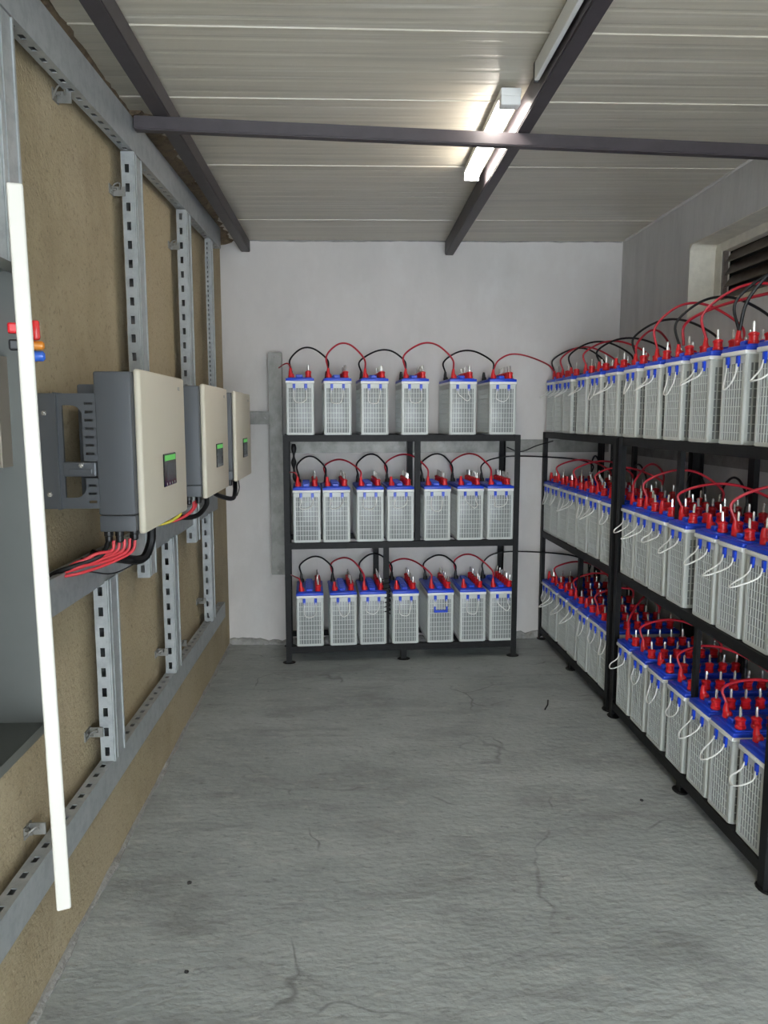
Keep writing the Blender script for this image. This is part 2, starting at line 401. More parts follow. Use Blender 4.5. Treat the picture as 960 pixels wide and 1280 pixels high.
# ------------------------------------------------------------------ ceiling lights
lt = empty('ceiling_light', (0.574, 2.81, 2.63), rz=0, label='lit white LED batten light beside the central beam', cat='light')
L = 0.88
MB().bbox(-.036, .036, 0, L, .055, .082, .004).build('housing', 'batten_white', lt)
tube = MB()
prof = [(.034 * math.cos(math.pi + a), .055 - .030 * math.sin(a)) for a in [i * math.pi / 10 for i in range(11)]]
tube.prism([(x, z) for x, z in prof], 'y', .05, L - .012)
tube.build('led_diffuser', 'led_tube', lt)
MB().bbox(-.035, .035, 0, .05, .024, .056, .004).build('end_cap', 'batten_white', lt)
MB().bbox(-.035, .035, L - .012, L, .024, .056, .003).build('end_cap', 'batten_white', lt)
lt2 = empty('ceiling_light', (0.6185, 1.4, 2.655), label='unlit slim white batten along the central beam, close above camera', cat='light')
MB().bbox(-.008, .008, 0, 1.22, .0, .058, .003).build('housing', 'batten_white', lt2)
MB().bbox(-.0085, .0085, 1.22, 1.235, -.002, .060, .002).build('end_cap', 'black_plastic', lt2)

# ------------------------------------------------------------------ perforated channels on the left wall
def channel(length, width, depth, pitch, slot, lipped=True, t=0.003, slot_from=0.02):
    """u along length, v across width (0..width), w depth from face (0) back to wall (depth)"""
    bx = []
    bx.append((0, length, 0, width, 0, t))
    for v0 in (0, width - t):
        s0, s1 = depth * 0.34, depth * 0.68
        bx.append((0, length, v0, v0 + t, t, s0)); bx.append((0, length, v0, v0 + t, s1, depth))
        a = 0.0; u = slot_from
        while u + slot < length:
            bx.append((a, u, v0, v0 + t, s0, s1)); a = u + slot; u += pitch
        bx.append((a, length, v0, v0 + t, s0, s1))
    bx.append((0, length, t, width - t, depth - t, depth))  # unseen back plate, added to keep the slots dark inside
    if lipped:
        bx.append((0, length, 0.004, 0.013, -0.004, 0)); bx.append((0, length, width - .013, width - .004, -.004, 0))
        bx.append((0, length, width * .30, width * .33, -.003, 0))
    return bx
frame = empty('strut_frame', (XL, 3.0, 0), label='galvanised perforated channel frame bolted to the tan left wall', cat='frame')
def vstrut(y, z0, z1, width=0.115, pitch=0.066, slot=0.029, xf=-0.77, depth=0.042, name='upright', m='galvanised'):
    b = MB()
    for u0, u1, v0, v1, w0, w1 in channel(z1 - z0, width, depth, pitch, slot):
        b.box(xf - w1, xf - w0, y + v0, y + v1, z0 + u0, z0 + u1)
    o = b.build(name, m, frame); o.location = (-XL, -3.0, 0); return o
def hstrut(y0, y1, z, height, slope=0.0, yref=0, pitch=0.066, slot=0.026, xf=-0.77, depth=0.042, name='rail', m='galvanised'):
    b = MB()
    for u0, u1, v0, v1, w0, w1 in channel(y1 - y0, height, depth, pitch, slot, lipped=False):
        b.box(xf - w1, xf - w0, y0 + u0, y0 + u1, z + v0, z + v1, fn=lambda x, yy, zz: (x, yy, zz + slope * (yy - yref)))
    o = b.build(name, m, frame); o.location = (-XL, -3.0, 0); return o
hstrut(0.2, 4.78, 2.485, 0.118, 0.033, 2.2, pitch=.066)          # top rail
hstrut(1.50, 4.45, 1.045, 0.098, -0.006, 2.2, xf=-0.772)       # middle rail behind the inverters
hstrut(0.2, 4.60, 0.372, 0.092, -0.009, 1.7)                      # bottom rail
vstrut(2.875, 0.955, 2.50, xf=-.766); vstrut(3.752, 0.945, 2.53, xf=-.766)
vstrut(4.45, 1.15, 2.555, width=.07, pitch=.026, slot=.013, xf=-.776, depth=.03)
vstrut(1.815, 1.80, 2.47, width=.10, xf=-.772, m='galvanised')
vstrut(2.378, 0.455, 1.05, xf=-.766); vstrut(3.250, 0.45, 1.045, xf=-.766); vstrut(4.140, 0.44, 1.04, xf=-.766, width=.10)
def wall_bracket(y, z, s=1.0):
    b = MB()
    b.box(XL, XL + .004, y - .045 * s, y + .012, z - .016, z + .016)
    b.box(XL, XL + .045, y - .004, y, z - .016, z + .016)
    b.tube(spline([(XL + .004, y - .03, z - .01), (XL + .02, y - .042, z + .012), (XL + .034, y - .03, z + .02), (XL + .03, y - .012, z + .004)], 4), .003, 6)
    b.lathe((XL + .004, y - .028, z), [(.009, 0), (.009, .007), (.004, .007), (.004, .018)], 6, axis='x')
    o = b.build('wall_bracket', 'weathered_galvanised', frame); o.location = (-XL, -3.0, 0)
for y, z in ((2.87, 2.36), (3.745, 2.36), (2.37, .56), (3.24, .55), (4.13, .56)): wall_bracket(y, z)
for y, z in ((2.36, 2.475), (3.05, 2.48), (1.90, .50), (1.55, .49), (3.62, .475)): wall_bracket(y, z, .7)

# ------------------------------------------------------------------ inverters
def sbox(b, x0, x1, z0, z1, y0, y1, slots):
    """plate in xz with a row of horizontal real slots: slots = (xs0, xs1, [(za,zb)...])"""
    xs0, xs1, rows = slots
    b.box(x0, xs0, y0, y1, z0, z1); b.box(xs1, x1, y0, y1, z0, z1)
    a = z0
    for za, zb in rows: b.box(xs0, xs1, y0, y1, a, za); a = zb
    b.box(xs0, xs1, y0, y1, a, z1)
def inverter(y, label, cable_style):
    # local: x from the wall (0) outwards, y along the wall, z from the bottom of the cover
    r = empty('inverter', (XL, y, 1.237), label=label, cat='inverter', group='wall mounted inverters')
    Wd, Ht = 0.545, 0.455
    MB().bbox(.150, .250, -.03, Wd - .03, .0555, Ht - .008, .006, 3).build('body', 'inverter_grey', r, True)
    MB().bbox(.151, .249, -.028, Wd - .032, .010, .0545, .003, 2).build('terminal_cover', 'inverter_grey', r, True)
    MB().bbox(.250, .270, -.008, Wd, 0, Ht, .008, 3).build('front_cover', 'cream_cover', r, True)
    d = MB().bbox(.2695, .2735, .215, .375, .110, .212, .002, 1).build('display', 'display_glass', r)
    MB().box(.2735, .2742, .225, .365, .190, .207).build('status_strip', 'display_green', d)
    MB().box(.2735, .2740, .255, .335, .128, .182).build('screen', 'display_screen', d)
    for k in range(4):
        MB().lathe((.2735, .245 + k * .034, .118), [(.0045, 0), (.0045, .001)], 8, axis='x').build('button', 'logo_grey', d)
    lg = MB()
    lg.box(.270, .2706, .445, .452, .412, .423).box(.270, .2706, .455, .459, .412, .423).box(.270, .2706, .462, .474, .412, .416).box(.270, .2706, .464, .472, .418, .423)
    lg.build('logo', 'logo_grey', r)
    MB().bbox(.085, .150, .03, Wd - .09, .10, .415, .006).build('heat_sink', 'inverter_grey', r, True)
    # standoff bracket: wall channel, slotted plates, cross bar
    bk = MB()
    bk.box(.004, .045, -.035, .005, .075, .388).box(.045, .052, -.040, .012, .073, .390)
    bk.box(.052, .064, -.030, -.026, .075, .388)
    bk.build('wall_channel', 'bracket_grey', r)
    pl = MB()
    zt = .388
    sbox(pl, .117, .153, .205, zt, -.03, -.026, (.124, .146, [(.222 + i * .0225, .229 + i * .0225) for i in range(7)]))
    pl.box(.064, .117, -.03, -.026, zt - .032, zt)
    fil = [(.117, zt - .032)] + [(.117 - .03 + .03 * math.cos(a), zt - .062 + .03 * math.sin(a)) for a in [i * math.pi / 12 for i in range(7)]]
    pl.prism(fil, 'y', -.03, -.026)
    sbox(pl, .120, .153, .075, .158, -.03, -.026, (.126, .147, [(.090 + i * .0225, .097 + i * .0225) for i in range(3)]))
    pl.box(.064, .120, -.03, -.026, .075, .105)
    fil = [(.120, .105)] + [(.090 + .03 * math.sin(a), .135 - .03 * math.cos(a)) for a in [math.pi / 2 - i * math.pi / 12 for i in range(7)]]
    pl.prism(fil, 'y', -.03, -.026)
    pl.box(.152, .1545, -.032, -.012, .205, zt).box(.152, .1545, -.032, -.012, .075, .158)
    pl.build('slotted_bracket', 'bracket_grey', r)
    cb = MB().bbox(.060, .150, -.036, -.004, .163, .203, .004)
    cb.bbox(.078, .140, -.040, -.034, .170, .185, .002)
    cb.build('cross_bar', 'bracket_grey', r)
    for (bx_, bz) in ((.02, .335), (.025, .115), (.112, .194)):
        MB().lathe((bx_, -.036, bz), [(.007, 0), (.007, -.006), (.0035, -.006), (.0035, -.013)], 6, axis='y').build('bolt', 'pin_metal', r)
    # cable glands under the terminal cover
    for k, (gx, gy) in enumerate(((.165, .0), (.195, .0), (.225, .04), (.205, .12), (.215, .27), (.215, .40))):
        MB().lathe((gx, gy, 0), [(.013, .012), (.013, -.004), (.011, -.006), (.011, -.020), (.007, -.024)], 10).build('cable_gland', 'black_plastic', r, True)
    return r
inv = [inverter(2.135, 'cream fronted grey inverter nearest the white cabinet door', 0),
       inverter(3.065, 'cream fronted grey inverter in the middle of the three', 1),
       inverter(3.885, 'cream fronted grey inverter nearest the white back wall', 2)]
def cable(name, pts, rad, m, label, group, per=7, n=8, cat='cable'):
    p = [Vector(q) for q in pts]; o0 = p[0]
    b = MB().tube([q for q in spline([q - o0 for q in p], per)], rad, n)
    o = b.build(name, m, None, True); o.location = o0
    return tag(o, label, cat, group)
IZ = 1.237
for k in range(5):
    a = k / 4.0
    cable('power_cable', [(-.660 + .045 * a, 2.130 + .05 * a, IZ - .018), (-.665 + .04 * a, 2.125 + .05 * a, IZ - .045 - .012 * a), (-.70 + .02 * a, 2.10 + .03 * a, IZ - .050 - .034 * a),
          (-.745 + .01 * a, 2.085 - .012 * a, IZ - .072 - .026 * a + .010 * (k % 2)), (-.782 - .004 * (k % 2), 2.085 - .03 * a, IZ - .088 - .016 * a)],
          .0046, 'bright_red_cable', 'thin red wire in the bundle below the nearest inverter', 'red wires below nearest inverter')
cable('power_cable', [(-.675, 2.13, IZ - .02), (-.69, 2.11, IZ - .055), (-.74, 2.08, IZ - .075), (-.79, 2.04, IZ - .09), (-.795, 1.98, IZ - .10)], .007, 'black_cable', 'black cable behind red wires below the nearest inverter', 'black cables below nearest inverter')
cable('power_cable', [(-.625, 2.40, IZ - .02), (-.63, 2.40, IZ - .07), (-.65, 2.37, IZ - .115), (-.70, 2.30, IZ - .10), (-.76, 2.24, IZ - .075)], .014, 'black_cable', 'thick black conduit looping under the nearest inverter', 'black cables below nearest inverter')
cable('power_cable', [(-.645, 2.26, IZ - .02), (-.65, 2.25, IZ - .06), (-.70, 2.20, IZ - .085), (-.765, 2.16, IZ - .08)], .008, 'black_cable', 'short black cable under the nearest inverter beside red wires', 'black cables below nearest inverter')
cable('thin_wire', [(-.62, 2.41, IZ - .02), (-.64, 2.38, IZ - .10), (-.72, 2.33, IZ - .15), (-.76, 2.20, IZ - .12)], .0022, 'black_cable', 'thin black wire hanging under the nearest inverter', None)
for k in range(3):
    cable('power_cable', [(-.64, 3.13 + k * .025, IZ - .02), (-.645, 3.12 + k * .02, IZ - .05), (-.69, 3.09 + k * .02, IZ - .085), (-.765, 3.06, IZ - .10)], .006, 'bright_red_cable', 'thin red wire in the bundle below the middle inverter', 'red wires below middle inverter')
cable('power_cable', [(-.675, 3.06, IZ - .02), (-.68, 3.05, IZ - .06), (-.72, 3.04, IZ - .09), (-.768, 3.02, IZ - .10)], .006, 'yellow_cable', 'yellow striped earth wire below the middle inverter', None)
cable('power_cable', [(-.625, 3.33, IZ - .02), (-.63, 3.33, IZ - .06), (-.67, 3.28, IZ - .10), (-.76, 3.20, IZ - .09)], .011, 'black_cable', 'black conduit under the middle inverter beside red wires', None)
cable('power_cable', [(-.625, 4.155, IZ - .02), (-.62, 4.12, IZ - .07), (-.62, 4.02, IZ - .10), (-.66, 3.86, IZ - .07), (-.70, 3.78, IZ - .03)], .012, 'black_cable', 'thick black conduit looping under the farthest inverter', None)
cable('thin_wire', [(-.625, 4.28, IZ - .02), (-.62, 4.27, IZ - .07), (-.63, 4.25, IZ - .11)], .003, 'black_cable', 'thin black wire hanging under the farthest inverter', None)

# ------------------------------------------------------------------ electrical cabinet with open door
cab = empty('electrical_cabinet', (XL, 1.445, 0.97), label='grey electrical cabinet with white door standing open at left edge', cat='cabinet')
D, Lc, Hc = 0.262, 0.55, 0.855
bd = MB()
bd.box(0, .004, -Lc, 0, 0, Hc)
bd.box(0, D, -.003, 0, 0, Hc).box(0, D, -Lc, -Lc + .003, 0, Hc)
bd.box(0, D, -Lc, 0, 0, .003).box(0, D, -Lc, 0, Hc - .003, Hc)
bd.box(D - .003, D, -.018, -.003, .003, Hc - .003).box(D - .003, D, -Lc + .003, -Lc + .018, .003, Hc - .003)
bd.box(D - .003, D, -Lc + .018, -.018, .003, .018).box(D - .003, D, -Lc + .018, -.018, Hc - .018, Hc - .003)
bd.build('enclosure', 'cabinet_grey', cab)
MB().box(.03, .033, -Lc + .03, -.03, .03, Hc - .03).build('mounting_plate', 'cabinet_grey', cab)
# door: hinge at far front edge, swung so that its free edge points at the viewer
hx, hy = D - 0.004, 0.0
fx, fy = (-0.377 - XL), (0.94 - 1.445)
ang = math.atan2(fx - hx, -(fy - hy))
dl = math.hypot(fx - hx, fy - hy)
door = MB().bbox(-.009, .009, -dl, 0, -.05, Hc + .005, .0025, 2)
lipb = door
do = door.build('door', 'door_white', cab); do.location = (hx, hy, 0); do.rotation_euler = (0, math.radians(-0.6), ang)
MB().bbox(.009, .021, -.258, -.242, .708, .738, .004).build('indicator_lamp', 'lamp_red', do, True)
for nm, mt, z, r_ in ( ('indicator_lamp', 'lamp_orange', .700, .0068), ('indicator_lamp', 'lamp_blue', .684, .0078)):
    MB().lathe((.009, -.25, z), [(r_ * 1.05, 0), (r_ * 1.05, .004), (r_, .005), (r_, .014), (r_ * .6, .017)], 12, axis='x').build(nm, mt, do, True)
for z, mt in ((.725, 'red_plastic'), (.70, 'black_plastic')):
    MB().bbox(-.024, -.009, -.258, -.242, z - .008, z + .008, .003).build('lamp_socket', mt, do)
for z in (.12, .73):
    MB().lathe((.0, .004, z - .03), [(.006, 0), (.006, .06)], 10).build('hinge', 'bracket_grey', do)
# wiring duct with slots on the far side panel
du = MB()
dx0, dx1 = .165, .215
du.box(dx0, dx0 + .003, -.045, -.003, .50, .70).box(dx1 - .003, dx1, -.045, -.003, .50, .70)
a = .50
for i in range(14):
    za = .505 + i * .0142
    du.box(dx0 + .003, dx1 - .003, -.048, -.045, a, za)
    a = za + .006
    du.box(dx0 + .003, dx0 + .012, -.048, -.045, za, a); du.box(dx1 - .022, dx1 - .003, -.048, -.045, za, a)
du.box(dx0 + .003, dx1 - .003, -.048, -.045, a, .702)
du.build('wiring_duct', 'duct_beige', cab)
MB().bbox(.10, .155, -.060, -.003, .53, .62, .003).build('circuit_breaker', 'black_plastic', cab)
MB().bbox(.13, .185, -.050, -.003, .712, .742, .003).build('circuit_breaker', 'black_plastic', cab)
MB().bbox(.165, .20, -.050, -.003, .748, .785, .003).build('terminal_block', 'red_plastic', cab)
MB().tube(spline([(.10, -.062, .615), (.13, -.07, .610), (.165, -.05, .604)], 5), .003, 6).build('wire', 'yellow_cable', cab)
MB().tube(spline([(.10, -.062, .535), (.13, -.07, .530), (.165, -.05, .528)], 5), .003, 6).build('wire', 'yellow_cable', cab)
MB().tube(spline([(.15, -.03, .84), (.165, -.05, .82), (.175, -.045, .785)], 5), .004, 6).build('wire', 'white_cord', cab)

# ------------------------------------------------------------------ strips on the back and right walls
def yb(x): return YB0 + (YB1 - YB0) * (x - XL) / (XR - XL)
def flat_channel(name, x0, x1, y, z0, z1, label, dp=.035, rz=0):
    o = empty(name, ((x0 + x1) / 2, y, z0), rz, label, 'metal strip')
    w2 = (x1 - x0) / 2; h = z1 - z0
    b = MB().box(-w2, w2, -dp, -dp + .003, 0, h)
    if h > 2 * w2: b.box(-w2, -w2 + .003, -dp + .003, 0, 0, h).box(w2 - .003, w2, -dp + .003, 0, 0, h)
    else: b.box(-w2, w2, -dp + .003, 0, 0, .003).box(-w2, w2, -dp + .003, 0, h - .003, h)
    b.build('channel', 'weathered_galvanised', o)
    for s in (-1, 1):
        p = (0, -dp, .03 if s < 0 else h - .03) if h > 2 * w2 else (s * (w2 - .03), -dp, h / 2)
        MB().lathe(p, [(.008, 0), (.008, -.005), (.003, -.007)], 8, axis='y').build('bolt', 'pin_metal', o)
    return o
rzb = math.atan2(YB1 - YB0, XR - XL)
flat_channel('wall_strut', -.532, -.445, 5.145, .50, 1.985, 'upright weathered galvanised strut on back wall left of rack', .045)
flat_channel('wall_strut', -.80, -.535, yb(-.66) - .006, 1.515, 1.60, 'short horizontal galvanised strut on back wall behind far inverter', .03, rzb)
flat_channel('wall_strut', -.44, 1.80, yb(.68) - .014, 1.322, 1.41, 'long horizontal galvanised strut on back wall behind the rack', .012, rzb)
flat_channel('wall_strut', 1.83 - .001, 1.83, 0, 0, 0.001, 'x') if False else None
o = empty('wall_strut', (XR, 3.7, 1.32), label='long horizontal galvanised strut on right wall behind batteries', cat='metal strip')
MB().box(-.02, -.017, -1.4, 1.3, 0, .09).box(-.017, 0, -1.4, 1.3, 0, .003).box(-.017, 0, -1.4, 1.3, .087, .09).build('channel', 'weathered_galvanised', o)

# ------------------------------------------------------------------ battery racks
SH = 0.04
def rack(loc, rz, length, depth, zs, ptop, mids, label, post=0.036):
    """local: x along the front (0..length), y from front (0) to back (depth)"""
    r = empty('battery_rack', loc, rz, label, 'rack', 'black steel battery racks')
    def P(x, y, z0, z1, nm='post', s=post, th=.004):
        # angle iron post
        sx = 1 if x < length / 2 else -1; sy = 1 if y < depth / 2 else -1
        b = MB(); x0 = x; y0 = y
        b.box(min(x, x + sx * s), max(x, x + sx * s), min(y, y + sy * th), max(y, y + sy * th), z0, z1)
        b.box(min(x, x + sx * th), max(x, x + sx * th), min(y + sy * th, y + sy * s), max(y + sy * th, y + sy * s), z0, z1)
        b.build(nm, 'black_steel', r)
    def foot(x, y, s=.042):
        MB().lathe((x, y, 0), [(s * .95, 0), (s, .003), (s * .9, .006), (.0, .006)], 14, squash=.75).build('foot_plate', 'black_steel', r)
    for x in (0, length):
        for y in (0, depth):
            P(x, y, .004, ptop)
            foot(x + (.018 if x == 0 else -.018), y + (.018 if y == 0 else -.018))
    for z in zs:
        for y0 in (0, depth - .004):
            MB().box(.0045, length - .0045, y0 + (.0045 if y0 == 0 else -.0045), y0 + (.0085 if y0 == 0 else -.0005), z - SH, z).build('shelf_rail', 'black_steel', r)
        for y0 in (.009, depth - .044):
            MB().box(.0045, length - .0045, y0, y0 + .035, z - .006, z - .0005).build('shelf_ledge', 'black_steel', r)
        for x0 in (.0045, length - .0085):
            MB().box(x0, x0 + .004, .05, depth - .05, z - SH, z - .001).build('side_rail', 'black_steel', r)
        for k in range(1, 4):
            xx = length * k / 4
            MB().box(xx - .02, xx + .02, .045, depth - .045, z - .009, z - .004).build('cross_bar', 'black_steel', r)
    for (x, y, z0, z1, wd) in mids:
        b = MB()
        b.box(x - wd / 2, x + wd / 2, y, y + .004, z0, z1).box(x - wd / 2, x - wd / 2 + .004, y + .004, y + wd, z0, z1)
        b.build('post', 'black_steel', r)
        if z0 < .02: foot(x, y + .01)
    return r
ZB = (0.105, 0.778, 1.452)
ZR = (0.085, 0.775, 1.462)
# back rack, turned a little
RB = math.atan2(0.085, 1.5)
rb_len, rb_dep = 1.50, 0.395
RB_LOC = (-0.412, 4.722, 0)
def back_local(X):     # world x on the front line -> local x
    return (X - RB_LOC[0]) / math.cos(RB)
rack(RB_LOC, RB, rb_len, rb_dep, ZB, ZB[2] - .001,
     [(back_local(.345), .012, .004, ZB[0] - .04, .036), (back_local(.232), .03, ZB[0], ZB[1] - .04, .034), (back_local(.432), .03, ZB[1], ZB[2] - .04, .034),
      (back_local(.195), rb_dep - .05, .004, ZB[1] - .04, .036), (back_local(.425), rb_dep - .05, ZB[1], ZB[2] - .04, .036)],
     'black steel three-shelf battery rack against the back wall')
# far right rack: front faces -X. local x axis runs towards the viewer (-Y), local y towards +X
RA = -math.pi / 2 + 0.022
RA_LOC = (1.333, 5.215, 0)
ra_len, r_dep = 1.362, 0.425
rack(RA_LOC, RA, ra_len, r_dep, ZR, ZR[2] - .001,
     [(ra_len / 2, .012, .004, ZR[0] - .04, .036), (ra_len / 2 - .02, .06, ZR[0], ZR[1] - .04, .034), (ra_len / 2, r_dep - .06, .004, ZR[2] - .04, .036), (.33, r_dep - .06, ZR[1], ZR[2] - .04, .036)],
     'black steel three-shelf battery rack in the far right corner')
RBn = -math.pi / 2
RBn_LOC = (1.360, 3.800, 0)
rbn_len = 1.515
rack(RBn_LOC, RBn, rbn_len, r_dep, ZR, ZR[2] - .001,
     [(rbn_len * .545, .012, .004, ZR[0] - .04, .036), (3.80 - 2.934, .035, ZR[0], ZR[1] - .04, .030), (3.80 - 3.203, .05, ZR[1], ZR[2] - .04, .034),
      (rbn_len * .40, r_dep - .06, .004, ZR[2] - .04, .05), (rbn_len * .72, r_dep - .06, .004, ZR[2] - .04, .05)],
     'black steel three-shelf battery rack nearest along the right wall', post=.04)

# ------------------------------------------------------------------ batteries
BW, BL, BH = 0.172, 0.376, 0.318
def battery_meshes():
    M = {}
    h = BW / 2
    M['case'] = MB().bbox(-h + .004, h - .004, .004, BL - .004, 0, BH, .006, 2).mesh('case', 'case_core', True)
    g = MB()
    # chamfered corner posts, top and bottom bands
    def corner(x, y, sx, sy, s=.018, c=.006):
        poly = [(x + sx * s, y), (x + sx * s, y + sy * s), (x, y + sy * s), (x, y + sy * c), (x + sx * c, y)]
        if sx * sy < 0: poly = poly[::-1]
        g.prism(poly, 'z', .004, BH)
    corner(-h, 0, 1, 1); corner(h, 0, -1, 1); corner(-h, BL, 1, -1); corner(h, BL, -1, -1)
    for z0, z1 in ((.002, .016), (BH - .030, BH)):
        g.box(-h + .012, h - .012, .0005, .006, z0, z1)
        g.box(-h + .0005, -h + .006, .012, BL - .012, z0, z1); g.box(h - .006, h - .0005, .012, BL - .012, z0, z1)
    gz0, gz1 = .014, BH - .028
    nv = 8
    for i in range(nv):
        x = -h + .018 + (BW - .036) * (i + .5) / nv
        g.box(x - .0018, x + .0018, .0014, .006, gz0, gz1)
    nh = 9
    for i in range(1, nh):
        z = gz0 + (gz1 - gz0) * i / nh
        g.box(-h + .016, h - .016, .0020, .006, z - .0016, z + .0016)
        for s in (-1, 1):
            g.box(s * (h - .0020) if s < 0 else h - .006, -h + .006 if s < 0 else h - .0020, .016, BL - .016, z - .0016, z + .0016)
    for i in range(14):
        y = .018 + (BL - .036) * (i + .5) / 14
        for s in (-1, 1):
            g.box(-h + .0012 if s < 0 else h - .006, -h + .006 if s < 0 else h - .0012, y - .0022, y + .0022, gz0, gz1)
    M['rib_grid'] = g.mesh('rib_grid', 'case_plastic')
    M['rim'] = MB().bbox(-h - .001, h + .001, -.007, BL + .004, BH - .002, BH + .014, .004, 2).mesh('rim', 'rim_white', True)
    l = MB().bbox(-h - .0005, h + .0005, -.003, BL + .002, BH + .0125, BH + .030, .004, 2)
    l.bbox(-h + .012, h - .012, .012, BL - .012, BH + .028, BH + .035, .003, 1)
    M['lid'] = l.mesh('lid', 'blue_plastic', True)
    r = MB().bbox(-.022, .016, .028, BL - .028, BH + .033, BH + .052, .004, 1)
    for i in range(7):
        y = .06 + i * (BL - .12) / 6
        r.box(-.024, .018, y - .003, y + .003, BH + .034, BH + .0545)
    M['lid_ridge'] = r.mesh('lid_ridge', 'blue_plastic', True)
    z = BH + .030
    M['vent_plug'] = MB().lathe((0, 0, 0), [(.016, 0), (.019, .003), (.019, .012), (.0165, .014), (.0165, .030), (.019, .032), (.019, .038), (.013, .042), (.007, .044)], 12).mesh('vent_plug', 'red_plastic', True)
    M['float_indicator'] = MB().lathe((0, 0, 0), [(.0052, 0), (.0052, .030), (.0042, .037), (.0018, .039)], 8).mesh('float_indicator', 'pin_metal', True)
    bt = MB().lathe((0, 0, 0), [(.018, 0), (.0185, .006), (.0175, .018), (.013, .025), (.0, .027)], 12)
    bt.tube(spline([(0, 0, .008), (-.004, -.004, .026), (-.004, -.005, .042), (-.003, -.004, .058)], 4), [.015, .0145, .014, .0135, .013, .012, .011, .0105, .0095, .009, .0085, .008, .008], 10)
    M['boot_red'] = bt.mesh('terminal_boot', 'red_plastic', True)
    bt = MB().lathe((0, 0, 0), [(.016, 0), (.0165, .006), (.0155, .018), (.011, .025), (.0, .027)], 12)
    bt.tube(spline([(0, 0, .008), (-.003, 0, .026), (-.003, 0, .042), (-.002, 0, .056)], 4), [.013, .0125, .012, .0115, .011, .011, .0105, .0105, .0095, .009, .0085, .008, .008], 10)
    M['boot_black'] = bt.mesh('terminal_boot', 'black_plastic', True)
    M['handle_clip'] = MB().bbox(-.0085, .0085, -.010, .0, -.024, .004, .002, 1).box(-.0055, .0055, -.0085, -.002, -.034, -.023).mesh('handle_clip', 'blue_plastic')
    M['ropes'] = []
    rr = random.Random(11)
    for k in range(12):
        sag = rr.uniform(.06, .115); out = rr.uniform(.006, .035) if k < 6 else rr.uniform(.045, .085)
        if k >= 6: sag = rr.uniform(.05, .075)
        s1, s2 = rr.uniform(-.012, .012), rr.uniform(-.012, .012); tw = rr.uniform(-.02, .02)
        zc0 = BH - .034
        pts = [(-.036, -.006, zc0 + .006), (-.037 + s1 * .5, -.008 - out * .15, zc0 - sag * .4), (-.030 + s1 + tw, -.008 - out * .7, zc0 - sag * .85),
               (tw, -.008 - out, zc0 - sag - rr.uniform(-.006, .008)), (.030 + s2 + tw, -.008 - out * .75, zc0 - sag * .82), (.037 + s2 * .5, -.008 - out * .15, zc0 - sag * .4), (.036, -.006, zc0 + .006)]
        M['ropes'].append(MB().tube(spline(pts, 4), .0030, 6).mesh('rope_handle', 'white_cord', True))
    # rigid blue handle variant
    b = MB().bbox(-.045, .045, -.016, -.004, BH - .115, BH - .098, .004).box(-.044, -.034, -.014, -.004, BH - .10, BH - .075).box(.034, .044, -.014, -.004, BH - .10, BH - .075)
    M['rigid'] = b.mesh('handle_grip', 'blue_plastic')
    b = MB().box(-.040, -.036, -.010, -.006, BH - .10, BH - .028).box(.036, .040, -.010, -.006, BH - .10, BH - .028)
    M['rigid_str'] = b.mesh('handle_strap', 'white_cord')
    return M
BM = battery_meshes()
TF = (-.052, .045); TB = (-.052, BL - .055)     # front-left and back-left terminals
PZ = BH + .0345
rng = random.Random(5)
def battery(loc, rz, label, group, rope, full=True, rigid=False):
    r = empty('battery', loc, rz, label, 'battery', group)
    link('case', BM['case'], r)
    tag(link('rib_grid', BM['rib_grid'], r), kind='stuff')
    link('rim', BM['rim'], r)
    ld = link('lid', BM['lid'], r); link('lid_ridge', BM['lid_ridge'], ld)
    for k in range(6):
        p = link('vent_plug', BM['vent_plug'], r); p.location = (.052, .040 + k * (BL - .08) / 5, PZ); p.rotation_euler = (rng.uniform(-.05, .05), rng.uniform(-.06, .06), rng.uniform(0, 6))
        q = link('float_indicator', BM['float_indicator'], p); q.location = (0, 0, .042)
    f = link('terminal_boot', BM['boot_red'], r); f.location = (TF[0], TF[1], PZ); f['label'] = 'red terminal boot'
    f = link('terminal_boot', BM['boot_black'], r); f.location = (TB[0], TB[1], PZ); f['label'] = 'black terminal boot'
    for s in (-1, 1):
        c = link('handle_clip', BM['handle_clip'], r); c.location = (s * .036, .001, BH - .008)
    if rigid:
        link('handle_grip', BM['rigid'], r); link('handle_strap', BM['rigid_str'], r)
    else: link('rope_handle', BM['ropes'][rope], r)
    return r
ORD = ['first', 'second', 'third', 'fourth', 'fifth', 'sixth', 'seventh']
def wpt(r, p):
    a = r.rotation_euler.z; x, y = rot2(p[0], p[1], a); return Vector((r.location.x + x, r.location.y + y, r.location.z + p[2]))
SHN = ['bottom', 'middle', 'top']
rows = {}
back_front = {
    2: [-.303, -.072, .157, .410, .713, .968],
    1: [-.270, -.084, .128, .320, .556, .770, .966],
    0: [-.258, -.045, .146, .355, .583, .795, .992]}
for s, xs in back_front.items():
    rows[('back', s)] = []
    for i, X in enumerate(xs):
        lx = back_local(X); ox, oy = rot2(lx, .011, RB)
        rig = (s == 0 and i == 4)
        lab = ('grey battery with rigid blue handle, fifth from left, bottom shelf, back rack' if rig else
               'grey battery with blue lid, %s from left, %s shelf of back rack' % (ORD[i], SHN[s]))
        rows[('back', s)].append(battery((RB_LOC[0] + ox, RB_LOC[1] + oy, ZB[s]), RB + rng.uniform(-.018, .018), lab, 'batteries on the %s shelf of the back rack' % SHN[s], rng.randrange(6), rigid=rig))
far_edges = {
    2: [5.19, 5.01, 4.82, 4.545, 4.32, 4.07],
    1: [5.195, 5.02, 4.845, 4.66, 4.47, 4.28, 4.06],
    0: [5.19, 5.005, 4.80, 4.60, 4.39, 4.21, 4.03]}
